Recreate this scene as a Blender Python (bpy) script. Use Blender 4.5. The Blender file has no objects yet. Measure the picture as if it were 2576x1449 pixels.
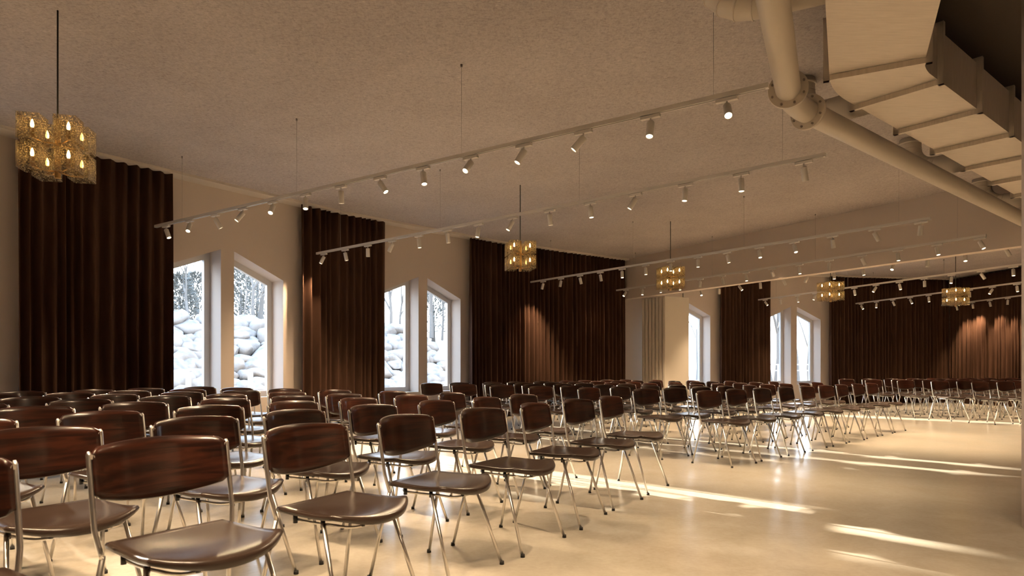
import bpy, bmesh, math, random
from math import sin, cos, pi, radians as rad, atan2, sqrt
from mathutils import Vector, Matrix
scn = bpy.context.scene
COL = scn.collection
rng = random.Random(7)

# ------------------------------------------------------------------ camera, sky, sun, exposure
H = 1.035                      # eye height
F, YH = 1645.0, 927.0          # focal length and horizon line in pixels of the 2576x1449 frame
cam = bpy.data.cameras.new('camera'); camo = bpy.data.objects.new('camera', cam); COL.objects.link(camo)
camo.location = (0, 0, H); camo.rotation_euler = (pi/2, 0, 0)
cam.sensor_width = 36; cam.lens = F/2576*36; cam.shift_y = (YH-724.5)/2576
cam.clip_start = 0.05; cam.clip_end = 300
cam.dof.use_dof = True; cam.dof.focus_distance = 8.5; cam.dof.aperture_fstop = 5.0
scn.camera = camo

w = bpy.data.worlds.new('sky'); scn.world = w; w.use_nodes = True
nt = w.node_tree; nt.nodes.clear()
wo = nt.nodes.new('ShaderNodeOutputWorld'); bg = nt.nodes.new('ShaderNodeBackground')
tc = nt.nodes.new('ShaderNodeTexCoord'); sx = nt.nodes.new('ShaderNodeSeparateXYZ'); rp = nt.nodes.new('ShaderNodeValToRGB')
nt.links.new(tc.outputs['Generated'], sx.inputs[0]); nt.links.new(sx.outputs['Z'], rp.inputs[0])
rp.color_ramp.elements[0].position = 0.0; rp.color_ramp.elements[0].color = (0.84, 0.92, 1.0, 1)
rp.color_ramp.elements[1].position = 0.6; rp.color_ramp.elements[1].color = (0.56, 0.74, 1.0, 1)
nt.links.new(rp.outputs[0], bg.inputs[0]); bg.inputs[1].default_value = 4.2
nt.links.new(bg.outputs[0], wo.inputs[0])

SUN_DIR = Vector((sin(rad(46.9))*cos(rad(15.5)), -cos(rad(46.9))*cos(rad(15.5)), -sin(rad(15.5))))
sun = bpy.data.lights.new('sun', 'SUN'); suno = bpy.data.objects.new('sun', sun); COL.objects.link(suno)
sun.energy = 20; sun.color = (1.0, 0.86, 0.66); sun.angle = rad(0.9)
suno.location = (-20, 30, 12); suno.rotation_euler = SUN_DIR.to_track_quat('-Z', 'Y').to_euler()
SPOT_W = 68.0; SPOT_COL = (1.0, 0.715, 0.435)

vs = scn.view_settings
scn.display_settings.display_device = 'sRGB'
vs.view_transform = 'Standard'; vs.look = 'None'; vs.exposure = 1.44; vs.gamma = 1.0; vs.use_curve_mapping = False
cy = scn.cycles
cy.max_bounces = 7; cy.diffuse_bounces = 3; cy.glossy_bounces = 2; cy.transmission_bounces = 4; cy.transparent_max_bounces = 14
cy.caustics_reflective = False; cy.caustics_refractive = False
cy.sample_clamp_indirect = 4.0; cy.blur_glossy = 0.6
cy.use_adaptive_sampling = True; cy.adaptive_threshold = 0.03
cy.use_denoising = True

# ------------------------------------------------------------------ geometry of the ring shaped hall
CX, CY = 16.112, -5.268        # centre of the ring
HC = 2.72; ZC = H+HC           # ceiling height
STEP = 8.78; MID0 = 36.58; KINK0 = MID0-STEP/2
RK = 25.49; AP = RK*cos(rad(STEP/2)); HALF = RK*sin(rad(STEP/2))
def pol(r, th, z=0.0):
    a = rad(th); return Vector((CX-r*cos(a), CY+r*sin(a), z))
def inward(th): a = rad(th); return Vector((cos(a), -sin(a), 0))
def tang(th): a = rad(th); return Vector((sin(a), cos(a), 0))
def bp(px, py, h):             # ground position of a photo point that lies h above the eye
    d = F*h/(YH-py); return Vector(((px-1288)*d/F, d, 0))

# ------------------------------------------------------------------ mesh helper
class MB:
    def __init__(s): s.v = []; s.f = []; s.m = []; s.sm = []
    def add(s, vs, fs, mat=0, smooth=False):
        o = len(s.v); s.v += [tuple(x) for x in vs]
        for f in fs: s.f.append(tuple(i+o for i in f)); s.m.append(mat); s.sm.append(smooth)
        return s
    def box(s, c, size, M=None, mat=0):
        x, y, z = size[0]/2, size[1]/2, size[2]/2
        P = [Vector((a*x, b*y, d*z)) for d in (-1, 1) for b in (-1, 1) for a in (-1, 1)]
        if M is not None: P = [M @ p for p in P]
        P = [p+Vector(c) for p in P]
        return s.add(P, [(0, 2, 3, 1), (4, 5, 7, 6), (0, 1, 5, 4), (2, 6, 7, 3), (0, 4, 6, 2), (1, 3, 7, 5)], mat)
    def bar(s, a, b, wid, hei, mat=0):   # upright rectangular bar between two points
        a, b = Vector(a), Vector(b); d = (b-a); L = d.length; d.normalize()
        up = Vector((0, 0, 1)); sd = d.cross(up)
        if sd.length < 1e-4: sd = Vector((1, 0, 0))
        sd.normalize(); up = sd.cross(d)
        P = []
        for e in (a, b):
            for q, r in ((-1, -1), (1, -1), (1, 1), (-1, 1)): P.append(e+sd*q*wid/2+up*r*hei/2)
        return s.add(P, [(0, 1, 2, 3), (7, 6, 5, 4), (0, 4, 5, 1), (1, 5, 6, 2), (2, 6, 7, 3), (3, 7, 4, 0)], mat)
    def prism(s, poly, Mf, d0, d1, mat=0):   # poly in (u,z); Mf(u,z,depth)->point
        n = len(poly)
        P = [Mf(u, z, d0) for u, z in poly]+[Mf(u, z, d1) for u, z in poly]
        fs = [tuple(range(n)), tuple(range(2*n-1, n-1, -1))]
        for i in range(n):
            j = (i+1) % n; fs.append((i, i+n, j+n, j))
        return s.add(P, fs, mat)
    def tube(s, pts, r, n=10, closed=False, mat=0, caps=True, flat=False):
        pts = [Vector(p) for p in pts]; m = len(pts)
        rs = r if isinstance(r, (list, tuple)) else [r]*m
        ring = []; ref = None
        for i, p in enumerate(pts):
            if closed: t = pts[(i+1) % m]-pts[i-1]
            elif i == 0: t = pts[1]-p
            elif i == m-1: t = p-pts[i-1]
            else: t = (pts[i+1]-p).normalized()+(p-pts[i-1]).normalized()
            t.normalize()
            if ref is None:
                ref = Vector((0, 0, 1)) if abs(t.z) < .9 else Vector((1, 0, 0))
            x = ref-t*ref.dot(t)
            if x.length < 1e-5: x = t.orthogonal()
            x.normalize(); y = t.cross(x); ref = x
            ring.append([p+x*cos(2*pi*k/n)*rs[i]+y*sin(2*pi*k/n)*rs[i] for k in range(n)])
        P = [q for rr in ring for q in rr]; fs = []
        for i in range(m if closed else m-1):
            a = i*n; b = ((i+1) % m)*n
            for k in range(n): fs.append((a+k, a+(k+1) % n, b+(k+1) % n, b+k))
        s.add(P, fs, mat, not flat)
        if caps and not closed:
            s.add(ring[0], [tuple(range(n-1, -1, -1))], mat); s.add(ring[-1], [tuple(range(n))], mat)
        return s
    def lathe(s, prof, c=(0, 0, 0), axis=None, n=16, mat=0, smooth=True):   # prof: (radius, height)
        c = Vector(c); q = (Vector(axis) if axis else Vector((0, 0, 1))).to_track_quat('Z', 'Y')
        P = []; fs = []
        for r, h in prof:
            for k in range(n): P.append(c+q @ Vector((r*cos(2*pi*k/n), r*sin(2*pi*k/n), h)))
        for i in range(len(prof)-1):
            for k in range(n): fs.append((i*n+k, i*n+(k+1) % n, (i+1)*n+(k+1) % n, (i+1)*n+k))
        s.add(P, fs, mat, smooth)
        s.add(P[:n], [tuple(range(n-1, -1, -1))], mat); s.add(P[-n:], [tuple(range(n))], mat)
        return s
    def build(s, name, mats, parent=None, loc=None):
        me = bpy.data.meshes.new(name); me.from_pydata(s.v, [], s.f)
        for m in (mats if isinstance(mats, (list, tuple)) else [mats]): me.materials.append(m)
        me.polygons.foreach_set('material_index', s.m); me.polygons.foreach_set('use_smooth', s.sm)
        bm = bmesh.new(); bm.from_mesh(me); bmesh.ops.remove_doubles(bm, verts=bm.verts, dist=1e-5)
        bmesh.ops.recalc_face_normals(bm, faces=bm.faces); bm.to_mesh(me); bm.free()
        o = bpy.data.objects.new(name, me); COL.objects.link(o)
        if parent: o.parent = parent
        if loc is not None: o.location = loc
        return o
def tag(o, label=None, cat=None, group=None, kind=None):
    if label: o['label'] = label
    if cat: o['category'] = cat
    if group: o['group'] = group
    if kind: o['kind'] = kind
    return o
def empty(name, loc, rz=0, **k):
    o = bpy.data.objects.new(name, None); COL.objects.link(o); o.location = loc; o.rotation_euler = (0, 0, rz)
    o.empty_display_size = .1
    return tag(o, **k)
def copy_tree(o, parent=None):
    c = o.copy(); COL.objects.link(c)
    if parent: c.parent = parent
    for ch in list(o.children): copy_tree(ch, c)
    return c
def bevel(o, wd, seg=2):
    m = o.modifiers.new('bevel', 'BEVEL'); m.width = wd; m.segments = seg; m.limit_method = 'ANGLE'; m.angle_limit = rad(40)
    return o
ORD = ['first', 'second', 'third', 'fourth', 'fifth', 'sixth', 'seventh', 'eighth', 'ninth', 'tenth', 'eleventh', 'twelfth', 'thirteenth', 'fourteenth']

# ------------------------------------------------------------------ materials
def mat(name, col=(.8, .8, .8), rough=.5, metal=0.0, spec=.5, emit=None, es=0.0):
    m = bpy.data.materials.new(name); m.use_nodes = True
    b = m.node_tree.nodes['Principled BSDF']
    b.inputs['Base Color'].default_value = (*col, 1); b.inputs['Roughness'].default_value = rough
    b.inputs['Metallic'].default_value = metal; b.inputs['Specular IOR Level'].default_value = spec
    if emit: b.inputs['Emission Color'].default_value = (*emit, 1); b.inputs['Emission Strength'].default_value = es
    return m
class N:      # small node helper
    def __init__(s, m): s.t = m.node_tree; s.b = s.t.nodes['Principled BSDF']
    def n(s, typ, **k):
        x = s.t.nodes.new('ShaderNode'+typ)
        for a, v in k.items():
            if a.startswith('i_'): x.inputs[a[2:].replace('_', ' ')].default_value = v
            else: setattr(x, a, v)
        return x
    def l(s, a, b): s.t.links.new(a, b)
    def coord(s, scale=(1, 1, 1), rot=(0, 0, 0), out='Object'):
        t = s.n('TexCoord'); mp = s.n('Mapping'); mp.inputs['Scale'].default_value = scale; mp.inputs['Rotation'].default_value = rot
        s.l(t.outputs[out], mp.inputs[0]); return mp.outputs[0]
    def noise(s, vec, scale, detail=4, rough=.55, dist=0):
        x = s.n('TexNoise'); x.inputs['Scale'].default_value = scale; x.inputs['Detail'].default_value = detail
        x.inputs['Roughness'].default_value = rough; x.inputs['Distortion'].default_value = dist
        s.l(vec, x.inputs['Vector']); return x.outputs['Fac']
    def ramp(s, fac, stops):
        x = s.n('ValToRGB'); e = x.color_ramp.elements
        while len(e) < len(stops): e.new(.5)
        for i, (p, c) in enumerate(stops): e[i].position = p; e[i].color = (*c, 1) if len(c) == 3 else c
        s.l(fac, x.inputs[0]); return x.outputs[0]
    def mix(s, fac, a, b, typ='MIX'):
        x = s.n('MixRGB', blend_type=typ)
        for i, v in ((0, fac), (1, a), (2, b)):
            if hasattr(v, 'links'): s.l(v, x.inputs[i])
            else: x.inputs[i].default_value = v if i == 0 else (*v, 1)
        return x.outputs[0]
    def bump(s, fac, strength, dist=.01):
        x = s.n('Bump'); x.inputs['Strength'].default_value = strength; x.inputs['Distance'].default_value = dist
        s.l(fac, x.inputs['Height']); s.l(x.outputs[0], s.b.inputs['Normal'])
g3 = lambda v: (v, v, v)

m_wall = mat('painted_plaster', (.63, .545, .48), .85, spec=.2)
k = N(m_wall); k.bump(k.noise(k.coord(), 90, 3), .08, .002)
m_reveal = m_wall
m_frame = mat('window_frame_paint', (.66, .63, .60), .45)
m_trim = mat('trim_paint', (.60, .54, .48), .6)
m_panel = mat('partition_panel', (.70, .64, .56), .6, spec=.3)
k = N(m_panel); k.bump(k.noise(k.coord(), 60, 2), .05, .002)

m_floor = mat('polished_concrete', (.5, .45, .38), .3)
k = N(m_floor); v = k.coord()
n1 = k.noise(v, .55, 5, .6, .6); n2 = k.noise(v, 2.1, 7, .66, .5); n3 = k.noise(v, 34, 4, .6)
c1 = k.ramp(n1, [(.30, (.36, .315, .25)), (.70, (.54, .50, .43))])
c2 = k.ramp(n2, [(.30, (.30, .26, .205)), (.70, (.59, .55, .48))])
c3 = k.mix(.55, c1, c2); c4 = k.mix(.15, c3, k.ramp(n3, [(.3, (.38, .335, .265)), (.7, (.66, .61, .53))]))
k.l(c4, k.b.inputs['Base Color'])
k.l(k.ramp(n2, [(.3, g3(.27)), (.7, g3(.14))]), k.b.inputs['Roughness'])
k.bump(n3, .03, .002); k.b.inputs['Specular IOR Level'].default_value = .55

m_ceil = mat('wood_wool_ceiling', (.4, .36, .33), .95, spec=.1)
k = N(m_ceil); v = k.coord((1, 1, 1))
v2 = k.coord((26, 60, 30), (0, 0, .7)); v3 = k.coord((60, 26, 30), (0, 0, -.5))
a1 = k.noise(v2, 1.0, 3, .6, .8); a2 = k.noise(v3, 1.0, 3, .6, .8); a3 = k.noise(v, 1.1, 3, .5)
base = k.ramp(a1, [(.32, (.24, .205, .197)), (.52, (.45, .405, .392)), (.75, (.54, .49, .475))])
b2 = k.mix(.45, base, k.ramp(a2, [(.3, (.25, .215, .206)), (.55, (.465, .42, .408)), (.8, (.55, .50, .485))]))
vo = k.n('TexVoronoi'); vo.inputs['Scale'].default_value = 5.5; k.l(k.coord((1, 2.2, 1), (0, 0, .4)), vo.inputs['Vector'])
sp = k.ramp(vo.outputs['Distance'], [(.0, g3(1)), (.055, g3(1)), (.085, g3(0)), (1, g3(0))])
b3 = k.mix(sp, b2, (.62, .57, .52))
b4 = k.mix(.25, b3, k.ramp(a3, [(.3, (.35, .315, .305)), (.7, (.55, .51, .50))]))
k.l(b4, k.b.inputs['Base Color']); k.bump(k.mix(.5, a1, a2), .55, .012)

m_curtain = mat('brown_velvet', (.065, .033, .021), .9, spec=.1)
k = N(m_curtain); k.b.inputs['Sheen Weight'].default_value = .12; k.b.inputs['Sheen Roughness'].default_value = .4
k.b.inputs['Sheen Tint'].default_value = (.6, .35, .25, 1)
v = k.coord((1, 1, .25)); k.l(k.ramp(k.noise(v, 6, 3), [(.3, (.055, .027, .017)), (.7, (.080, .041, .026))]), k.b.inputs['Base Color'])

m_wood = mat('rosewood_veneer', (.1, .025, .012), .28)
k = N(m_wood); oi = k.n('ObjectInfo')
tcn = k.n('TexCoord'); mp = k.n('Mapping'); mp.inputs['Scale'].default_value = (2.2, 6, 30)
av = k.n('VectorMath', operation='ADD'); cm = k.n('CombineXYZ')
mm = k.n('Math', operation='MULTIPLY'); mm.inputs[1].default_value = 37.0
k.l(oi.outputs['Random'], mm.inputs[0]); k.l(mm.outputs[0], cm.inputs[0]); k.l(mm.outputs[0], cm.inputs[2])
k.l(tcn.outputs['Object'], mp.inputs[0]); k.l(mp.outputs[0], av.inputs[0]); k.l(cm.outputs[0], av.inputs[1])
q = k.noise(av.outputs[0], 1.0, 5, .6, 1.2)
col = k.ramp(q, [(.30, (.006, .0022, .0016)), (.47, (.019, .0054, .003)), (.62, (.044, .0115, .0052)), (.8, (.021, .006, .0034))])
k.l(col, k.b.inputs['Base Color']); k.b.inputs['Coat Weight'].default_value = .4; k.b.inputs['Coat Roughness'].default_value = .12
k.b.inputs['Roughness'].default_value = .30; k.b.inputs['Specular IOR Level'].default_value = .32
m_seat = mat('brown_seat_leather', (.034, .021, .0155), .25, spec=.5)
k = N(m_seat); k.bump(k.noise(k.coord(), 160, 2), .06, .001)
m_chrome = mat('satin_chrome', (.76, .735, .70), .28, metal=1.0)
m_rubber = mat('black_rubber', (.012, .011, .010), .6)
m_lampwhite = mat('white_lamp_enamel', (.66, .62, .57), .5)
m_lens = mat('lamp_lens', (1, .9, .7), .3, emit=(1, .80, .50), es=5.0)
m_steel = mat('galvanised_duct', (.66, .57, .47), .48, metal=.25)
k = N(m_steel); k.l(k.ramp(k.noise(k.coord((2, 30, 2)), 3, 3), [(.3, (.62, .54, .455)), (.7, (.72, .635, .545))]), k.b.inputs['Base Color'])
m_pipe = mat('painted_pipe', (.60, .53, .44), .42, spec=.4)
m_bolt = mat('bolt_steel', (.30, .25, .20), .5, metal=.6)
m_brass = mat('aged_brass', (.62, .40, .17), .32, metal=1.0)
m_cord = mat('black_cord', (.012, .011, .011), .6)
m_wire = mat('steel_wire', (.35, .32, .30), .4, metal=.8)
m_bulb = mat('candle_bulb_glow', (1, .7, .3), .4, emit=(1, .62, .20), es=14.0)
m_socket = mat('candle_sleeve', (.42, .27, .13), .5)

def glass_mat(name, tint, gloss, textured):
    m = bpy.data.materials.new(name); m.use_nodes = True; t = m.node_tree; t.nodes.clear()
    out = t.nodes.new('ShaderNodeOutputMaterial'); tr = t.nodes.new('ShaderNodeBsdfTransparent'); gl = t.nodes.new('ShaderNodeBsdfGlossy')
    tr.inputs[0].default_value = (*tint, 1); gl.inputs['Roughness'].default_value = .05 if not textured else .12
    mx = t.nodes.new('ShaderNodeMixShader'); fr = t.nodes.new('ShaderNodeLayerWeight'); fr.inputs[0].default_value = .5; pw = t.nodes.new('ShaderNodeMath'); pw.operation = 'POWER'; pw.inputs[1].default_value = 4.0; mu = t.nodes.new('ShaderNodeMath'); mu.operation = 'MULTIPLY_ADD'; mu.inputs[1].default_value = .7; mu.inputs[2].default_value = gloss
    t.links.new(fr.outputs['Facing'], pw.inputs[0]); t.links.new(pw.outputs[0], mu.inputs[0])
    t.links.new(mu.outputs[0], mx.inputs[0]); t.links.new(tr.outputs[0], mx.inputs[1]); t.links.new(gl.outputs[0], mx.inputs[2])
    last = mx.outputs[0]
    if textured:
        tcx = t.nodes.new('ShaderNodeTexCoord'); no = t.nodes.new('ShaderNodeTexNoise'); no.inputs['Scale'].default_value = 85; no.inputs['Detail'].default_value = 4
        t.links.new(tcx.outputs['Object'], no.inputs['Vector'])
        bu = t.nodes.new('ShaderNodeBump'); bu.inputs['Strength'].default_value = .9; bu.inputs['Distance'].default_value = .01
        t.links.new(no.outputs['Fac'], bu.inputs['Height'])
        for x in (gl, fr): t.links.new(bu.outputs[0], x.inputs['Normal'])
        tl = t.nodes.new('ShaderNodeBsdfTranslucent'); tl.inputs[0].default_value = (.95, .78, .50, 1)
        di = t.nodes.new('ShaderNodeBsdfDiffuse'); di.inputs[0].default_value = (.75, .62, .42, 1)
        ad = t.nodes.new('ShaderNodeMixShader'); ad.inputs[0].default_value = .35
        t.links.new(tl.outputs[0], ad.inputs[1]); t.links.new(di.outputs[0], ad.inputs[2])
        rm = t.nodes.new('ShaderNodeValToRGB'); rm.color_ramp.elements[0].position = .545; rm.color_ramp.elements[0].color = (.02, .02, .02, 1)
        rm.color_ramp.elements[1].position = .63; rm.color_ramp.elements[1].color = (.42, .42, .42, 1)
        t.links.new(no.outputs['Fac'], rm.inputs[0])
        m2 = t.nodes.new('ShaderNodeMixShader'); t.links.new(rm.outputs[0], m2.inputs[0]); t.links.new(last, m2.inputs[1]); t.links.new(ad.outputs[0], m2.inputs[2])
        last = m2.outputs[0]
    t.links.new(last, out.inputs[0]); return m
m_pane = glass_mat('window_glass', (.97, .98, .98), .03, False)
m_cast = glass_mat('textured_cast_glass', (.80, .77, .73), .05, True)

m_snow = mat('frosty_ground', (.14, .142, .144), .9, spec=.1)
m_rock = mat('pale_stone', (.2, .2, .2), .9, spec=.1)
k = N(m_rock); k.l(k.ramp(k.noise(k.coord(), 2.2, 4), [(.30, (.11, .11, .11)), (.5, (.19, .186, .182)), (1, (.23, .225, .22))]), k.b.inputs['Base Color'])
k.bump(k.noise(k.coord(), 9, 4), .4, .03)
m_bark = mat('bark', (.13, .125, .12), .95, spec=.1)
m_ever = mat('evergreen_foliage', (.12, .125, .12), .95, spec=.1)
m_rail = mat('pale_metal', (.24, .24, .24), .5)

# ------------------------------------------------------------------ shell of the hall
KF = -3; KL = 5                                   # facets of the outer wall
def kink(i): return KINK0+STEP*i                   # start angle of facet i
TH0, TH1 = kink(KF), kink(KL+1)
THE = 83.95
RIN = 13.0
def annulus(name, z0, z1, m, rin, rout):
    mb = MB(); ths = [kink(i) for i in range(KF, KL+2)]
    P = []
    for th in ths:
        for r, z in ((rin, z0), (rout, z0), (rout, z1), (rin, z1)): P.append(pol(r, th, z))
    fs = []
    for i in range(len(ths)-1):
        a, b = 4*i, 4*i+4
        for j in range(4): fs.append((a+j, a+(j+1) % 4, b+(j+1) % 4, b+j))
    fs += [(0, 1, 2, 3), tuple(4*(len(ths)-1)+j for j in (3, 2, 1, 0))]
    mb.add(P, fs); return mb.build(name, m)
tag(annulus('floor', -.25, 0, m_floor, RIN-.3, RK+.46), kind='structure')
tag(annulus('ceiling', ZC, ZC+.25, m_ceil, 16.55, RK+.46), kind='structure')
m_ceil_shade = mat('shaded_ceiling', (.10, .078, .062), .95, spec=.1)  # shade over the ceiling beyond the duct, put into a darker colour
k = N(m_ceil_shade); k.bump(k.noise(k.coord((40, 60, 40)), 1, 3), .5, .01)
tag(annulus('ceiling_inner', ZC-.002, ZC+.25, m_ceil_shade, RIN-.3, 16.56), kind='structure')

WALL_T = .45; ROFF = .31
def facet_fn(mid):
    nrm = -inward(mid); t = tang(mid); base = Vector((CX, CY, 0))+nrm*AP
    return lambda u, z, d: base+t*u+nrm*d+Vector((0, 0, z))
UO, UI, ZS, ZE, ZP = .96, .105, .58, 2.465, 2.82
WIN = {-1, 0, 1, 3, 4}
nwin = 0
for i in range(KF, KL+1):
    mid = MID0+STEP*i; fn = facet_fn(mid); mb = MB(); LH = HALF+.03
    if i in WIN:
        for s in (-1, 1):
            P = lambda pts: [(s*u, z) for u, z in (pts if s > 0 else pts[::-1])]
            mb.prism(P([(UO, 0), (LH, 0), (LH, ZC), (UO, ZC)]), fn, 0, WALL_T)
            mb.prism(P([(UI, 0), (UO, 0), (UO, ZS), (UI, ZS)]), fn, 0, WALL_T)
            mb.prism(P([(UI, ZP), (UO, ZE), (UO, ZC), (UI, ZC)]), fn, 0, WALL_T)
        mb.prism([(-UI, 0), (UI, 0), (UI, ZC), (-UI, ZC)], fn, 0, WALL_T)
    else:
        mb.prism([(-LH, 0), (LH, 0), (LH, ZC), (-LH, ZC)], fn, 0, WALL_T)
    tag(mb.build('wall_left', m_wall), kind='structure')
    if i in WIN:
        for s in (-1, 1):
            nwin += 1; FW = .092
            outer = [(UI, ZS), (UO, ZS), (UO, ZE), (UI, ZP)]
            sl = (ZP-ZE)/(UO-UI); dz = FW*sqrt(1+sl*sl)
            ui, uo = UI+FW, UO-FW
            inner = [(ui, ZS+FW), (uo, ZS+FW), (uo, ZP-sl*(uo-UI)-dz), (ui, ZP-sl*(ui-UI)-dz)]
            fb = MB()
            for a in range(4):
                b = (a+1) % 4; q = [outer[a], outer[b], inner[b], inner[a]]
                fb.prism([(s*u, z) for u, z in (q if s > 0 else q[::-1])], fn, ROFF, ROFF+.07)
            fr = tag(fb.build('window_%d' % nwin, m_frame), kind='structure')
            pb = MB(); q = [(u+(-.01 if j in (0, 3) else .01), z+(-.01 if j < 2 else .01)) for j, (u, z) in enumerate(inner)]
            pb.prism([(s*u, z) for u, z in (q if s > 0 else q[::-1])], fn, ROFF+.03, ROFF+.042)
            pb.build('pane', m_pane, fr)
# end walls, inner wall
mb = MB(); mb.bar(pol(RIN-.3, THE, ZC/2)+tang(THE)*.15, pol(RK+.46, THE, ZC/2)+tang(THE)*.15, .3, ZC)
tag(mb.build('wall_end', m_wall), kind='structure')
mb = MB(); mb.bar(pol(RIN-.3, TH0, ZC/2)-tang(TH0)*.15, pol(RK+.46, TH0, ZC/2)-tang(TH0)*.15, .3, ZC)
tag(mb.build('wall_near', m_wall), kind='structure')
mb = MB()
for i in range(KF, KL+1): mb.bar(pol(RIN-.15, kink(i), ZC/2), pol(RIN-.15, kink(i+1), ZC/2), .3, ZC)
tag(mb.build('wall_inner', m_wall), kind='structure')
# ceiling edge trim
for i in range(-1, KL+1):
    fn = facet_fn(MID0+STEP*i); mb = MB()
    mb.prism([(-HALF+.0, ZC-.035), (HALF-.0, ZC-.035), (HALF, ZC), (-HALF, ZC)], fn, -.27, 0)
    tag(mb.build('trim_%d' % (i+2), m_trim), kind='structure')
# beam between the two bays
TB = 58.42; ZB = H+1.735
mb = MB(); a = pol(12.9, TB, (ZB+ZC)/2)+tang(TB)*.09; b = pol(25.45, TB, (ZB+ZC)/2)+tang(TB)*.09
mb.bar(a, b, .18, ZC-ZB)
tag(mb.build('beam', m_wall), kind='structure')
# round column at the right edge
mb = MB(); mb.lathe([(.22, 0), (.22, ZC)], (3.52, 4.16, 0), n=48)
tag(mb.build('column', m_wall), kind='structure')

# ------------------------------------------------------------------ movable partition stack under the beam
pth = 59.05; base_r = 25.02
for j in range(7):
    mb = MB(); r = base_r-.119*j
    a = pol(r, pth, 0); t = tang(pth)
    mb.box(a+t*.40+Vector((0, 0, ZB/2+.005)), (.086, .80, ZB-.02), Matrix.Rotation(pi-rad(pth), 3, 'Z'))
    o = mb.build('partition_panel', m_panel)
    lab = ('cream movable partition panel at the room end of the parked stack' if j == 6 else
           'cream movable partition panel at the wall end of the parked stack' if j == 0 else
           'cream movable partition panel, %s from the wall in the parked stack under the beam' % ORD[j])
    tag(bevel(o, .012), lab, 'partition', 'parked partition panels')

# ------------------------------------------------------------------ curtains
def curtain(path_fn, length, label, seed, z0=.015, z1=ZC-.034):
    R = random.Random(seed); ns = int(length/.011); nz = 9
    ph = 0; xs = []
    wl = .13; amp = .05
    for i in range(ns+1):
        s = length*i/ns
        if i % 14 == 0: wl = R.uniform(.085, .20); amp = R.uniform(.045, .085)
        ph += 2*pi*(length/ns)/wl
        xs.append([s, ph, amp])
    for _ in range(10):
        for i in range(1, ns): xs[i][2] = (xs[i-1][2]+xs[i][2]*2+xs[i+1][2])/4
    P = []
    for j in range(nz):
        t = j/(nz-1); z = z0+(z1-z0)*t
        for i, (s, p, am) in enumerate(xs):
            sway = .15*sin(p*.21+2.2*t)*(1-t)+.1*sin(p*.37+seed)
            tri = sin(p+sway)+.28*sin(2*p+.7+sway)
            am2 = am*(1-.35*t**3)
            pt = path_fn(s+.018*cos(p+sway)*(1-.4*t), .0+am2*tri)
            P.append((pt.x, pt.y, z))
    n = ns+1; fs = [(j*n+i, j*n+i+1, (j+1)*n+i+1, (j+1)*n+i) for j in range(nz-1) for i in range(ns)]
    mb = MB(); mb.add(P, fs, 0, True)
    o = mb.build('curtain', m_curtain)
    so = o.modifiers.new('solid', 'SOLIDIFY'); so.thickness = .006
    return tag(o, label, 'curtain', 'brown curtains')
def wall_path(th_a, th_b, inset=.165):
    # along the facets, inset from the wall
    pts = [th_a]+[kink(i) for i in range(KF, KL+2) if th_a < kink(i) < th_b]+[th_b]
    def on(th):
        i = math.floor((th-KINK0)/STEP); mid = MID0+STEP*i
        return pol((AP-inset)/cos(rad(th-mid)), th)
    V = [on(p+(1e-6 if j == 0 else 0)) for j, p in enumerate(pts)]; L = [0]
    for a, b in zip(V, V[1:]): L.append(L[-1]+(b-a).length)
    def fn(s, d):
        s = min(max(s, 0), L[-1]-1e-5)
        for a in range(len(V)-1):
            if s <= L[a+1] or a == len(V)-2:
                t = (V[a+1]-V[a]).normalized(); p = V[a]+t*(s-L[a])
                return p+Vector((t.y, -t.x, 0))*d
    return fn, L[-1]
for a, b, lab, sd in ((30.35, 34.5, 'floor length brown curtain left of the nearest pointed window', 3),
                      (39.2, 43.15, 'floor length brown curtain between the two nearest pointed windows', 5),
                      (47.75, 58.25, 'wide floor length brown curtain between second window and the beam', 8),
                      (65.5, 69.6, 'brown curtain beyond the beam between the two far windows', 11),
                      (74.25, 83.5, 'brown curtain right of the farthest window, up to the corner', 14)):
    fn, L = wall_path(a, b); curtain(fn, L, lab, sd)
ea = pol(25.22, THE)-tang(THE)*.16; ed = inward(THE); ep = -tang(THE)
curtain(lambda s, d: ea+ed*s+ep*d, 9.5, 'brown curtain covering the whole far end wall', 21)

# ------------------------------------------------------------------ ducts and pipes under the ceiling
def fillet(p0, p1, p2, r, n=8):
    a = (p0-p1).normalized(); b = (p2-p1).normalized(); ang = a.angle(b); d = r/math.tan(ang/2)
    s = p1+a*d; e = p1+b*d; c = p1+(a+b).normalized()*(r/sin(ang/2)); out = []
    v0 = s-c; v1 = e-c; tot = v0.angle(v1)
    for i in range(n+1):
        t = i/n; out.append(c+(v0*sin((1-t)*tot)+v1*sin(t*tot))/sin(tot))
    return out
HB, HT = 2.15, 2.53; DW = .60
D1 = Vector((sin(rad(27)), cos(rad(27)), 0)); D2 = Vector((sin(rad(51.2)), cos(rad(51.2)), 0))
lperp = lambda d: Vector((-d.y, d.x, 0))
L1 = bp(2076, 0, HB); L2 = bp(2260, 326, HB)         # points on the left bottom edge
C1 = L1-lperp(D1)*DW/2; C2 = L2-lperp(D2)*DW/2
den = D1.x*D2.y-D1.y*D2.x; dd = C2-C1; tt = (dd.x*D2.y-dd.y*D2.x)/den
PX = C1+D1*tt
arc = fillet(PX-D1*5, PX, PX+D2*5, 1.05, 10)
endp = None
for s in range(200):      # run on to the beam
    q = C2+D2*(s*.05); th = math.degrees(atan2(q.y-CY, CX-q.x))
    if th > TB+.15: endp = q; break
cl = [C1-D1*2.6, C1]+arc+[C2, endp]
mb = MB(); P = []
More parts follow.
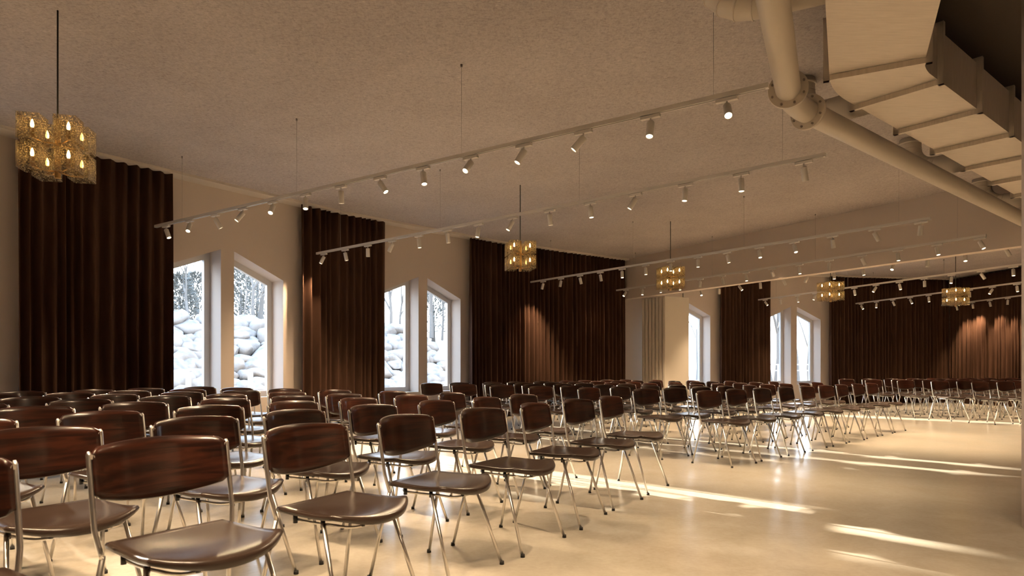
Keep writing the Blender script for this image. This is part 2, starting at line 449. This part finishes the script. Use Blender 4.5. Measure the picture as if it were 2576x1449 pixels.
for i, p in enumerate(cl):
    d = (cl[min(i+1, len(cl)-1)]-cl[max(i-1, 0)]).normalized(); n = lperp(d)
    for sx_, hz in ((1, HB), (-1, HB), (-1, HT), (1, HT)): P.append(p+n*sx_*DW/2+Vector((0, 0, H+hz)))
fs = []
for i in range(len(cl)-1):
    for j in range(4): fs.append((4*i+j, 4*i+(j+1) % 4, 4*i+4+(j+1) % 4, 4*i+4+j))
fs += [(0, 1, 2, 3), tuple(4*(len(cl)-1)+j for j in (3, 2, 1, 0))]
mb.add(P, fs)
duct = tag(mb.build('ventilation_duct', m_steel), 'wide rectangular sheet metal duct bending along the ceiling', 'duct')
def flange(p, d):
    mb = MB(); n = lperp(d); W, T, th = DW/2+.04, .03, .036
    zc = H+(HB+HT)/2; hh = (HT-HB)/2+.042
    R = Matrix((( n.x, d.x, 0), (n.y, d.y, 0), (0, 0, 1)))
    for c, sz in (((0, -hh+.02), (2*W, .04)), ((0, hh-.02), (2*W, .04)), ((-W+.02, 0), (.04, 2*hh)), ((W-.02, 0), (.04, 2*hh))):
        mb.box(p+n*c[0]+Vector((0, 0, zc+c[1])), (sz[0], th, sz[1]), R)
    return mb.build('flange', m_steel, duct)
fl_l = [bp(2149.5, 265, HB), bp(2259, 326, HB)]
flange(arc[0]-D1*.02, D1); 
s0 = (fl_l[0]-L2).dot(D2)
for j in range(12):
    p = C2+D2*(s0+.875*j)
    if (p-C2).dot(D2) < (endp-C2).dot(D2)-.2: flange(p, D2)
flange(C1-D1*.9, D1)
# branch pipes: out of the duct's side and up into the ceiling
def branch(p_edge, d, reach=.69):
    n = lperp(d); r = .115; z = H+(HB+HT)/2+.0
    a = p_edge-n*.05+Vector((0, 0, z)); c = p_edge+n*reach+Vector((0, 0, z)); up = c+Vector((0, 0, ZC-z+.03))
    path = [a]+fillet(a, c, up, .26, 5)+[up]
    mb = MB(); mb.tube(path, r, 20, flat=False)
    # raised seams between the segments
    for q0, q1 in zip(path[1:-1], path[2:]):
        t = (q1-q0).normalized(); mb.tube([q0-t*.004, q0+t*.004], r+.004, 20)
    mb.tube([up-Vector((0, 0, .09)), up-Vector((0, 0, .07))], r+.014, 20)
    return mb.build('branch_pipe', m_pipe, duct)
branch(bp(2072, 0, HB)+D1*.18, D1, .66)
for al in (-1.22, 1.353, 3.93, 6.5): branch(bp(2347, 374, HB)+D2*al, D2)
# round pipe
HP = 2.05; zp = Vector((0, 0, H+HP))
A1 = bp(1945, 0, HP); A2 = bp(1983, 227, HP); B2 = bp(2567, 549, HP); B1 = bp(2095, 313, HP)
e1 = (A2-A1).normalized(); e2 = (B2-B1).normalized()
den = e1.x*e2.y-e1.y*e2.x; dd = B1-A1; tt = (dd.x*e2.y-dd.y*e2.x)/den; PX2 = A1+e1*tt
endq = None
for s in range(300):
    q = B1+e2*(s*.05); th = math.degrees(atan2(q.y-CY, CX-q.x))
    if th > TB+.15: endq = q; break
el = fillet(PX2-e1*3, PX2, PX2+e2*3, 1.12, 8)
pr = .088
mb = MB(); mb.tube([A1-e1*2.5+zp]+[q+zp for q in el]+[endq+zp], pr, 28)
pipe = tag(mb.build('ceiling_pipe', m_pipe), 'round painted pipe with two flanged joints running beside the duct', 'pipe')
for q, d in ((el[0]-e1*.03, e1), (el[-1]+e2*.03, e2)):
    mb = MB(); mb.tube([q+zp-d*.016, q+zp+d*.016], pr+.05, 32)
    fo = mb.build('flange', m_pipe, pipe)
    x = Vector((0, 0, 1)); y = d.cross(x)
    for b_ in range(8):
        an = 2*pi*(b_+.5)/8; c = q+zp+(x*cos(an)+y*sin(an))*(pr+.028)
        bb = MB(); bb.tube([c-d*.028, c+d*.028], .009, 6, flat=True); bb.build('bolt', m_bolt, fo)

# ------------------------------------------------------------------ lighting tracks with spotlights
ZT = H+1.90
def make_track(th, label, wires=True):
    mb = MB(); a = pol(25.15, th, ZT); b = pol(17.33, th, ZT)
    root = mb.bar(a, b, .036, .034).build('lighting_track', m_lampwhite)
    tag(root, label, 'light track', 'lighting tracks')
    gb = MB(); gb.bar(pol(25.13, th, ZT-.0175), pol(17.35, th, ZT-.0175), .012, .004).build('groove', m_wire, root)
    for r in (24.5, 22.23, 19.95, 17.7):
        wb = MB(); p = pol(r, th, 0)
        wb.tube([(p.x, p.y, ZT+.015), (p.x, p.y, ZC+.005)], .0016, 5).lathe([(.010, 0), (.010, .03)], (p.x, p.y, ZC-.028), n=10)
        wb.build('suspension_wire', m_wire, root)
    return root
sp_mesh = {}
def spot_parts():
    mb = MB(); mb.box((0, 0, -.016), (.15, .034, .022)); sp_mesh['adapter'] = mb
    mb = MB(); mb.tube([(0, 0, -.025), (0, 0, -.066)], .006, 8); sp_mesh['stem'] = mb
    mb = MB(); mb.lathe([(.026, .062), (.0285, .058), (.0285, -.064), (.0265, -.066), (.0245, -.066), (.0235, -.050)], n=24); sp_mesh['lamp_body'] = mb
    mb = MB(); mb.lathe([(.0235, -.0615), (.0235, -.0590)], n=24); sp_mesh['lens'] = mb
spot_parts()
SPL = bpy.data.lights.new('spotlight_beam', 'SPOT'); SPL.energy = SPOT_W; SPL.color = SPOT_COL
SPL.spot_size = rad(82); SPL.spot_blend = .85; SPL.shadow_soft_size = .025
SPL2 = SPL.copy(); SPL2.energy = 80  # beam of the added unseen track
proto = None
def make_proto():
    root = empty('track_spotlight', (0, 0, 0))
    sp_mesh['adapter'].build('adapter', m_lampwhite, root)
    sp_mesh['stem'].build('stem', m_lampwhite, root)
    body = sp_mesh['lamp_body'].build('lamp_body', m_lampwhite, root)
    sp_mesh['lens'].build('lens', m_lens, body)
    lo = bpy.data.objects.new('spotlight_beam', SPL); COL.objects.link(lo); lo.parent = body; lo.location = (0, 0, -.072)
    return root
def place_spot(r, th, lean, label):
    global proto
    if proto is None: proto = make_proto(); o = proto
    else: o = copy_tree(proto)
    p = pol(r, th, ZT-.0172); o.location = p
    rz = pi-rad(th); o.rotation_euler = (0, 0, rz)
    d = Vector((lean[0], -lean[1], -1)).normalized()
    dl = Matrix.Rotation(-rz, 3, 'Z') @ d
    for ch in o.children:
        if ch.name.startswith('lamp_body'):
            qd = (-dl).to_track_quat('Z', 'Y'); ch.rotation_mode = 'QUATERNION'; ch.rotation_quaternion = qd
            ch.location = Vector((0, 0, -.062))+dl*.055
    tag(o, label, 'spotlight', 'track spotlights'); return o
TR = [
 (33.87, 'nearest', [(.45, .2), (.1, .75), (.5, -.3), (-.65, .35), (0, .85), (.12, .35), (0, -.15), (.65, .3), (.15, .35), (-.5, .7), (-.55, .2), (-.85, -.1), (-.15, .35), (-.15, .8)], (24.88, .5595)),
 (39.74, 'second nearest', [(-.45, .15), (.2, -.1), (0, -.12), (-.5, -.2), (.1, 0), (.12, -.12), (-.15, .1), (-.55, .15), (.12, -.12), (.1, .12), (-.6, -.1), (-.1, .12), (0, .1), (.25, -.25)], (24.95, .572)),
 (51.38, 'third nearest', [(-.22, -.27), (-.16, -.2), (.25, -.2), (.2, -.25), (0, .2), (.05, .1), (0, .1), (0, .1), (.2, .1), (0, .35), (.05, .45), (.25, -.25), (.55, 0), (0, -.2)], (24.74, .5615)),
 (57.35, 'beam side', [(-.65, .45), (-.12, .2), (0, .1), (0, .1), (0, -.2), (.2, -.05), (0, .2), (.85, -.85), (0, .2), (0, -.2), (.55, -.1), (0, .2), (0, .35), (.2, .45)], (24.82, .570)),
 (60.62, 'first beyond beam', [(0, .1), (0, .15), (0, .6), (.1, -.32), (.55, .45), (.12, -.1), (.55, 0), (-.35, -.2), (0, .1), (.1, .2), (-.6, .45), (0, -.1), (-.2, .4), (.6, 0)], (24.9, .57)),
 (68.33, 'second beyond beam', [(.5, .45), (.1, -.1), (.1, .2), (-.35, 0), (0, .1), (.12, .1), (-.65, 0), (.12, .2), (.1, -.1), (-.25, .2), (.7, 0), (-.1, .2), (0, .1), (.2, .1)], (24.9, .57)),
 (76.1, 'third beyond beam', [(.3, .45), (-.2, .25), (.55, -.1), (.2, .45), (0, .15), (0, .1), (.1, -.1), (-.6, -.1), (0, .2), (.1, .1), (0, .1), (-.2, .1), (0, 0), (.1, .1)], (24.95, .57)),
 (82.75, 'farthest', [(.2, .1), (.3, -.2), (.2, .1), (0, -.1), (0, -.1), (.1, .1), (.2, .2), (0, .3), (.1, .3), (0, .2), (-.2, .2), (.1, .2), (0, .2), (0, .2)], (24.6, .57)),
 (22.1, 'out of view left', [(.1*((i*7) % 5-2), .1*((i*5) % 5-2)) for i in range(14)], (24.9, .57)),
]
for th, nm, leans, (r0, dr) in TR:
    nmx = {'out of view left': 'leftmost'}.get(nm, nm)
    make_track(th, 'white suspended lighting track, the %s one, reaching out from the window wall' % nmx)
    for i, ln in enumerate(leans):
        place_spot(r0-dr*i, th, ln, 'white cylindrical spotlight, %s from the window wall on the %s track' % (ORD[i], nmx))

# short track added out of view to brighten the column and open floor
mb = MB(); a = pol(17.0, 18, ZT); b = pol(13.6, 18, ZT)
rt_ = mb.bar(a, b, .036, .034).build('lighting_track', m_lampwhite)
tag(rt_, 'added short lighting track, unseen behind the viewpoint, brightening column and open floor', 'light track', 'lighting tracks')
for r in (16.6, 14.0):
    p = pol(r, 18); MB().tube([(p.x, p.y, ZT+.015), (p.x, p.y, ZC+.005)], .0016, 5).build('suspension_wire', m_wire, rt_)
for i in range(5):
    o_ = place_spot(16.7-.66*i, 18, (.55+.12*i, -1.05), 'added cylindrical spotlight, %s on the unseen short track behind the viewpoint' % ORD[i])
    for c_ in o_.children_recursive:
        if c_.type == 'LIGHT': c_.data = SPL2

# ------------------------------------------------------------------ chandeliers
def make_chandelier():
    root = empty('chandelier', (0, 0, 0))
    ZB_ = 2.50
    MB().tube([(0, 0, 2.92), (0, 0, ZC+.005)], .0065, 8).build('cord', m_cord, root)
    MB().lathe([(.019, 2.475), (.021, 2.48), (.021, 2.915), (.012, 2.93)], n=20).build('stem', m_brass, root)
    g = .119; hw = .075; hh = .19; th = .007
    sh = MB()
    o4 = [(-hw, -hw), (hw, -hw), (hw, hw), (-hw, hw)]; wi = hw-th; i4 = [(-wi, -wi), (wi, -wi), (wi, wi), (-wi, wi)]
    P = [(x, y, z) for z in (0, hh) for x, y in o4]+[(x, y, z) for z in (0, hh) for x, y in i4]
    fs = []
    for a in range(4):
        b = (a+1) % 4
        fs += [(a, b, b+4, a+4), (8+b, 8+a, 12+a, 12+b), (a, 8+a, 8+b, b), (4+a, 4+b, 12+b, 12+a)]
    sh.add(P, fs)
    first = None
    for tz in (ZB_, ZB_+.212):
        for qx, qy in ((1, 1), (-1, 1), (-1, -1), (1, -1)):
            if first is None:
                s = sh.build('glass_shade', m_cast, root)
                MB().lathe([(.015, .032), (.016, .034), (.016, .098), (.013, .10)], n=12).build('candle_sleeve', m_socket, s)
                MB().lathe([(.006, .1005), (.0115, .112), (.0125, .125), (.009, .146), (.003, .163)], n=12).build('candle_bulb', m_bulb, s)
                first = s
            else: s = copy_tree(first, root)
            s.location = (qx*g, qy*g, tz)
            MB().tube([(0, 0, tz+.03), (qx*g*.5, qy*g*.5, tz+.018), (qx*g, qy*g, tz+.03)], .0055, 8).build('arm', m_brass, root)
    return root
ch = None
for (r, th, lab) in ((22.08, 27.62, 'glass block chandelier at the near left, hanging before the dark curtain'),
                     (21.9, 43.1, 'glass block chandelier hanging in front of the wide brown curtain'),
                     (21.8, 52.8, 'glass block chandelier hanging just before the white beam'),
                     (21.5, 64.62, 'glass block chandelier beyond the beam, beside the farthest window'),
                     (21.28, 74.2, 'glass block chandelier farthest away, close to the end wall curtain')):
    if ch is None: ch = make_chandelier(); o = ch
    else: o = copy_tree(ch)
    o.location = pol(r, th, 0); o.rotation_euler = (0, 0, rad(13)); tag(o, lab, 'chandelier', 'glass block chandeliers')

# ------------------------------------------------------------------ chairs
def seat_mesh():
    mb = MB(); nu, nv = 16, 14
    def plan(u, v, inset=0.0):
        hwid = (.205+.022*v)-inset
        yb = -.195+inset; yf = .138+.09*(1-abs(u)**2.4)-inset
        return u*hwid, yb+(yf-yb)*v
    def ztop(u, v):
        f_ = max(0, (v-.62)/.38)**2; return .470-.014*(1-u*u)*sin(pi*min(v*1.05, 1))+.006*(1-v)**2+.010*f_-.026*f_*(1-u*u)
    layers = [(.010, 0.0), (.003, -.003), (0.0, -.011), (.003, -.021), (.012, -.024)]
    idx = {}; P = []
    for L, (ins, dz) in enumerate(layers):
        full = L in (0, 4)
        for j in range(nv+1):
            for i in range(nu+1):
                if full or i in (0, nu) or j in (0, nv):
                    u = -1+2*i/nu; v = j/nv; x, y = plan(u, v, ins); idx[L, i, j] = len(P); P.append((x, y, ztop(u, v)+dz*(1+.55*max(0, (v-.6)/.4)*(1-u*u))))
    fs = []
    for j in range(nv):
        for i in range(nu):
            fs.append((idx[0, i, j], idx[0, i+1, j], idx[0, i+1, j+1], idx[0, i, j+1]))
            fs.append((idx[4, i, j], idx[4, i, j+1], idx[4, i+1, j+1], idx[4, i+1, j]))
    loop = [(i, 0) for i in range(nu)]+[(nu, j) for j in range(nv)]+[(i, nv) for i in range(nu, 0, -1)]+[(0, j) for j in range(nv, 0, -1)]
    for L in range(4):
        for a in range(len(loop)):
            p, q = loop[a], loop[(a+1) % len(loop)]
            fs.append((idx[(L,)+p], idx[(L+1,)+p], idx[(L+1,)+q], idx[(L,)+q]))
    mb.add(P, fs, 0, True); return mb
UPX = .237
def up_y(z): return -.176-.165*(z-.43)
def back_mesh():
    mb = MB(); nu, nv = 22, 8; P = []
    layers = [(0, -.006), (1, 0.0), (1, .006)]
    def pt(u, v, side, ins):
        a = abs(u); c = max(0, (a-.88)/.12)**2.2
        zt = .777+.015*(1-u*u)-.014*c-ins; zb = .617-.038*(1-u*u)+.012*c+ins
        z = zb+(zt-zb)*v
        y = up_y(z)+.006-.072*(1-a**2.0)+side
        return (u*(.232-ins), y, z)
    idx = {}
    for L, (side, ins) in enumerate(((.0055, .004), (.0, 0.0), (-.0055, .004))):
        for j in range(nv+1):
            for i in range(nu+1):
                if L != 1 or i in (0, nu) or j in (0, nv):
                    idx[L, i, j] = len(P); P.append(pt(-1+2*i/nu, j/nv, side, ins))
    fs = []
    for j in range(nv):
        for i in range(nu):
            fs.append((idx[0, i, j], idx[0, i+1, j], idx[0, i+1, j+1], idx[0, i, j+1]))
            fs.append((idx[2, i, j], idx[2, i, j+1], idx[2, i+1, j+1], idx[2, i+1, j]))
    loop = [(i, 0) for i in range(nu)]+[(nu, j) for j in range(nv)]+[(i, nv) for i in range(nu, 0, -1)]+[(0, j) for j in range(nv, 0, -1)]
    for L in range(2):
        for a in range(len(loop)):
            p, q = loop[a], loop[(a+1) % len(loop)]
            fs.append((idx[(L,)+p], idx[(L+1,)+p], idx[(L+1,)+q], idx[(L,)+q]))
    mb.add(P, fs, 0, True); return mb
def make_chair():
    root = empty('stacking_chair', (0, 0, 0))
    seat_mesh().build('seat', m_seat, root)
    back_mesh().build('backrest', m_wood, root)
    # wire ring under the seat with four rubber buffers
    ring = []
    for i in range(40):
        a = 2*pi*i/40; c, s = cos(a), sin(a)
        x = .192*(abs(c)**.55)*(1 if c > 0 else -1); y = (.175 if s > 0 else .165)*(abs(s)**.62)*(1 if s > 0 else -1)
        ring.append((x, y, .430-(.012 if y > .1 else 0)*min(1, (y-.1)/.06 if y > .1 else 0)))
    fr = MB().tube(ring, .006, 8, closed=True)
    for x, y in ((-.19, .05), (.19, .05), (-.10, .172), (.10, .172), (-.19, -.1), (.19, -.1)):
        fr.lathe([(.009, .417), (.009, .450)], (x, y, 0), n=8, mat=1)
    fr.build('seat_frame', [m_chrome, m_rubber], root)
    for s in (-1, 1):
        u = MB().tube([(s*.221, -.172, .428), (s*.226, -.175, .447), (s*UPX, up_y(.52), .52), (s*UPX, up_y(.756), .756), (s*UPX, up_y(.768), .768)], [.0082, .0086, .0086, .0086, .004], 10)
        u.lathe([(.008, -.004), (.008, .004)], (s*(UPX-.006), up_y(.75)+.006, .75), axis=(0, 1, 0), n=8)
        u.build('upright', m_chrome, root)
    for s in (-1, 1):
        for top, foot in (((s*.220, -.172, .436), (s*.258, -.266, .0)), ((s*.198, .060, .436), (s*.247, .204, .0))):
            t, f_ = Vector(top), Vector(foot); d = (t-f_).normalized()
            lg = MB().tube([f_+d*.012, t], .0088, 10).build('leg', m_chrome, root)
            MB().tube([f_+Vector((0, 0, .0)), f_+Vector((0, 0, .018))], [.0125, .0115], 10).build('foot_cap', m_rubber, lg)
    return root
chair = None
def place_chair(p, th0, rz_j, label):
    global chair
    if chair is None: chair = make_chair(); o = chair
    else: o = copy_tree(chair)
    o.location = p; d = inward(th0); o.rotation_euler = (0, 0, atan2(d.y, d.x)-pi/2+rz_j)
    tag(o, label, 'chair', 'rows of chairs')
def screen_x(p): return 1288+F*p.x/p.y if p.y > .3 else -9999
# three blocks of straight rows; every block looks square to its own direction (angle, first row, first chair, step along the row, rows, chairs)
BLOCKS = (('near', 31.0, 18.53, 1.63, -.683, 8, 13, 'aisle end', .85), ('middle', 46.2, 18.48, -1.37, .674, 7, 9, 'near end', .85), ('far', 73.0, 18.86, -1.64, .674, 5, 10, 'near end', .82))
FRONT = {('near', 6): -4, ('near', 5): 2, ('near', 4): 4, ('near', 3): -1, ('near', 2): 4.5, ('near', 1): -4.5, ('near', 0): -1,
         ('middle', 0): -2.5, ('middle', 1): 0, ('middle', 2): 1}
nch = 0
for blk, th0, p0, u0, du, nrow, ncol, side, rsp in BLOCKS:
    for kx in range(nrow):
        for j in range(ncol):
            R = random.Random(ord(blk[0])*1009+kx*131+j*17)
            a = R.uniform(-4.5, 4.5); b = R.uniform(-.05, .05); c = R.uniform(-.035, .035)
            if kx == 0: a = FRONT.get((blk, j), a); b *= .2; c *= .3
            p = Vector((CX, CY, 0))-inward(th0)*(p0+rsp*kx+c)+tang(th0)*(u0+du*j+b)
            if p.y < .75: continue
            x = screen_x(p)
            if blk == 'near' and (x < -330 or (kx == 0 and j > 8)): continue
            if blk == 'far' and x > 2625: continue
            row = 'front' if kx == 0 else ORD[kx]
            place_chair(p, th0, rad(a), 'dark wood chair, %s from the %s of the %s row, %s block' % (ORD[j], side, row, blk))
            nch += 1
print('chairs', nch)

# ------------------------------------------------------------------ outside: snowy ground, stone bank, trees, railing
mb = MB(); prof = [(25.9, -.3), (28.4, -.3), (33.2, 2.15), (36, 2.4), (60, 2.8), (110, 3.0)]
ths = [5+i*4 for i in range(24)]
def bank(th): return max(0, min(1, (60-th)/5))
P = [pol(r, th, z if z < 0 else (-.3+(z+.3)*(bank(th)*.97+.03))) for th in ths for r, z in prof]; n = len(prof)
mb.add(P, [(i*n+j, i*n+j+1, (i+1)*n+j+1, (i+1)*n+j) for i in range(len(ths)-1) for j in range(n-1)], 0, True)
tag(mb.build('ground', m_snow), kind='structure')
rocks = []
for v_ in range(5):
    bm = bmesh.new(); bmesh.ops.create_icosphere(bm, subdivisions=3, radius=.5); R = random.Random(v_+40)
    dirs = [Vector((R.gauss(0, 1), R.gauss(0, 1), R.gauss(0, 1))).normalized() for _ in range(11)]; cut = [R.uniform(.28, .42) for _ in dirs]
    for vv in bm.verts:
        p = vv.co.copy()
        for d, c in zip(dirs, cut):
            x = p.dot(d)
            if x > c: p -= d*(x-c)*.94
        vv.co = Vector((p.x*1.15, p.y*.95, p.z*.72))
    me = bpy.data.meshes.new('boulder'); bm.to_mesh(me); bm.free(); me.materials.append(m_rock)
    for pl in me.polygons: pl.use_smooth = True
    rocks.append(me)
R = random.Random(5); nr = 0
for a in range(13):
    for b in range(22):
        r = 28.45+.385*a+R.uniform(-.09, .09); th = 38.6+.72*b+R.uniform(-.2, .2)+(.36 if a % 2 else 0)
        z = -.3+2.45*(r-28.4)/4.8+R.uniform(-.03, .10)
        o = bpy.data.objects.new('boulder', rocks[R.randrange(5)]); COL.objects.link(o)
        s = R.uniform(.50, .84); o.scale = (s, s, s*R.uniform(.85, 1.2)); o.location = pol(r, th, z+.10)
        o.rotation_euler = (R.uniform(-.4, .4), R.uniform(-.4, .4), R.uniform(0, 6.28))
        tag(o, 'pale boulder in the stone bank outside the two nearest windows', 'boulder', 'boulders of the stone bank'); nr += 1
def tree(p, h, r0, seed, label, spread=.55, lean=0, depth=5, fork=None):
    R = random.Random(seed); root = empty('bare_tree', p, 0, label=label, cat='tree', group='trees outside the windows')
    tb = MB(); bb = MB()
    def grow(q, d, L, r, lev):
        pts = [q]; rs = [r]; n = 4
        for i in range(n):
            d = (d+Vector((R.uniform(-1, 1), R.uniform(-1, 1), R.uniform(-.3, .6)))*.13).normalized()
            q = q+d*L/n; pts.append(q); rs.append(r*(1-.42*(i+1)/n))
        (tb if lev == 0 else bb).tube(pts, rs, 7 if lev < 2 else 4, caps=False)
        if lev >= depth or r < .006: return
        for i in range(R.choice((2, 3, 3))):
            k_ = R.uniform(.45, 1.0); at = pts[min(n, max(1, int(k_*n+.5)))]
            nd = (d+Vector((R.uniform(-1, 1), R.uniform(-1, 1), R.uniform(-.25, .7)))*spread*1.25).normalized()
            grow(at, nd, L*R.uniform(.58, .8), r*R.uniform(.42, .6), lev+1)
    d0 = Vector((lean, 0, 1)).normalized()
    if fork:
        for s in fork: grow(Vector((0, 0, -.2)), Vector((s[0], s[1], 1)).normalized(), h*.42, r0*.8, 0)
    else: grow(Vector((0, 0, -.2)), d0, h*.42, r0, 0)
    tb.build('trunk', m_bark, root); bb.build('branches', m_bark, root)
def evergreen(p, h, w_, seed, label, nleaf=700, leaf=.55):
    R = random.Random(seed); root = empty('evergreen_bush', p, 0, label=label, cat='bush', group='bushes above the stone bank')
    MB().tube([(0, 0, -.2), (0, 0, h*.6)], [.09, .04], 7).build('trunk', m_bark, root)
    mb = MB()
    for i in range(nleaf):
        t = R.random()**.8; z = .15+t*h*.95; rr = w_*(1-t*.75)*sqrt(R.random()); a = R.uniform(0, 6.28)
        c = Vector((rr*cos(a), rr*sin(a), z)); d = Vector((cos(a)*R.uniform(.2, 1), sin(a)*R.uniform(.2, 1), R.uniform(-.2, .8))).normalized()
        s = d.orthogonal().normalized()*.05*leaf; L = R.uniform(.12, .30)*leaf
        mb.add([c-s, c+s, c+s*.4+d*L, c-s*.4+d*L], [(0, 1, 2, 3)])
    mb.build('foliage', m_ever, root)
def out(px, d, z): return Vector(((px-1288)/F*d, d, z))
for px, d, z, h, r0, sd, lab, spr, lean, fk in (
 (474, 19.5, 2.2, 3.3, .06, 3, 'bare tree seen through the left half of the nearest window', .5, 0, None),
 (505, 21, 2.3, 3.4, .045, 4, 'thin bare tree behind the boulders, left of the nearest window pillar', .7, 0, None),
 (633, 20, 2.3, 3.3, .07, 6, 'thick bare tree seen through the right half of the nearest window', .5, 0, None),
 (656, 22, 2.3, 3.6, .11, 9, 'second trunk at the right edge of the nearest window', .5, 0, None),
 (603, 19, 2.2, 3, .035, 12, 'thin leaning sapling in the right half of the nearest window', .6, .3, None),
 (985, 22, 2.3, 4, .06, 13, 'bare tree seen through the left half of the second window', .5, 0, None),
 (1003, 24, 2.3, 4, .05, 15, 'slim bare tree beside the second window pillar', .5, 0, None),
 (1085, 23, 2.3, 4, .09, 17, 'bare tree seen through the right half of the second window', .5, 0, None),
 (1112, 25, 2.3, 4, .05, 19, 'slim bare tree at the right edge of the second window', .5, 0, None),
 (1752, 48, .4, 9, .09, 23, 'faint bare tree far off outside the window beside the partition stack', .5, 0, None),
 (1944, 26, -.2, 9, .17, 29, 'forked bare tree seen through the left half of the farthest window', .45, 0, ((-.16, 0), (.22, .1))),
 (2012, 26, -.2, 9, .17, 31, 'tall bare tree seen through the right half of the farthest window', .5, -.06, None),
 (2034, 27, -.2, 7, .07, 33, 'slim bare tree at the right edge of the farthest window', .6, 0, None)):
    tree(out(px, d, z), h, r0, sd, lab, spr, lean, 5, fk)
for i, (px, d, hh, ww, n_) in enumerate(((452, 20, 1.6, .8, 500), (497, 21, 1.8, .9, 500), (606, 23, 2.6, .9, 500), (648, 24, 3.6, 1.2, 700), (1090, 26, 2.2, 1.0, 500))):
    evergreen(out(px, d, 2.25), hh, ww, 60+i, ('low bush outside the left half of the nearest window', 'taller bush beside the nearest window pillar',
              'evergreen just right of the nearest window pillar', 'tall evergreen at the right of the nearest window', 'evergreen outside the second window')[i], n_*2)
evergreen(Vector((-15.4, 19.3, 1.9)), 7.5, .55, 82, 'added narrow conifer, unseen, blocking sun for the left half of the nearest window', 1500, 1)  # added out of view to thin the sun through this left half
evergreen(Vector((-13.4, 13.2, -.2)), 7.5, 1.5, 83, 'added wide conifer, unseen beyond the left edge, blocking sun', 1500, 1.3)  # unseen, added to stop most of the sun coming in at the left
evergreen(Vector((.6, 23.0, -.2)), 7.2, 1.7, 80, 'added dense conifer, unseen behind the wall, blocking sun for the third window', 3500, 2.4)  # unseen, added to keep sun off the window jambs past the beam
evergreen(Vector((2.7, 24.3, -.2)), 7.2, 1.7, 81, 'added dense conifer, unseen left of the farthest window, blocking its sun', 3500, 2.4)  # added out of sight so the farthest jambs stay unlit by the sun
# white railings outside
def railing(pa, pb, z, label, nrail, posts):
    root = empty('railing', pa, 0, label=label, cat='railing'); v = pb-pa; v.z = 0
    for i in range(posts+1):
        MB().bar(v*i/posts+Vector((0, 0, z-1.1)), v*i/posts+Vector((0, 0, z)), .05, .05).build('post', m_rail, root)
    for j in range(nrail):
        MB().bar(Vector((0, 0, z-.02-.22*j)), v+Vector((0, 0, z-.02-.22*j)), .04, .04).build('rail', m_rail, root)
g = Vector((0, 0, 0))
railing(out(1880, 24, 0), out(2075, 24, 0), 1.2, 'low white railing outside the farthest window', 2, 5)
for px, d, lab in ((474, 13.2, 'short white post before the boulders, outside the nearest window\'s left half'), (630, 13.4, 'short white post before the boulders, outside the nearest window\'s right half')):
    p = out(px, d, 0); o = MB().box((0, 0, .35), (.085, .085, 1.3)).box((0, 0, 1.0), (.10, .10, .04)).build('bollard', m_rail, loc=p)
    tag(o, lab, 'post')

# light portals in the window openings (they emit nothing, they only guide the sampling of the sky)
for i in (0, 1, 3, 4):
    fn = facet_fn(MID0+STEP*i)
    la = bpy.data.lights.new('window_portal', 'AREA'); la.shape = 'RECTANGLE'; la.size = 1.95; la.size_y = 2.3; la.cycles.is_portal = True
    lo = bpy.data.objects.new('window_portal', la); COL.objects.link(lo)
    lo.location = fn(0, 1.7, .44); lo.rotation_euler = inward(MID0+STEP*i).to_track_quat('-Z', 'Y').to_euler()
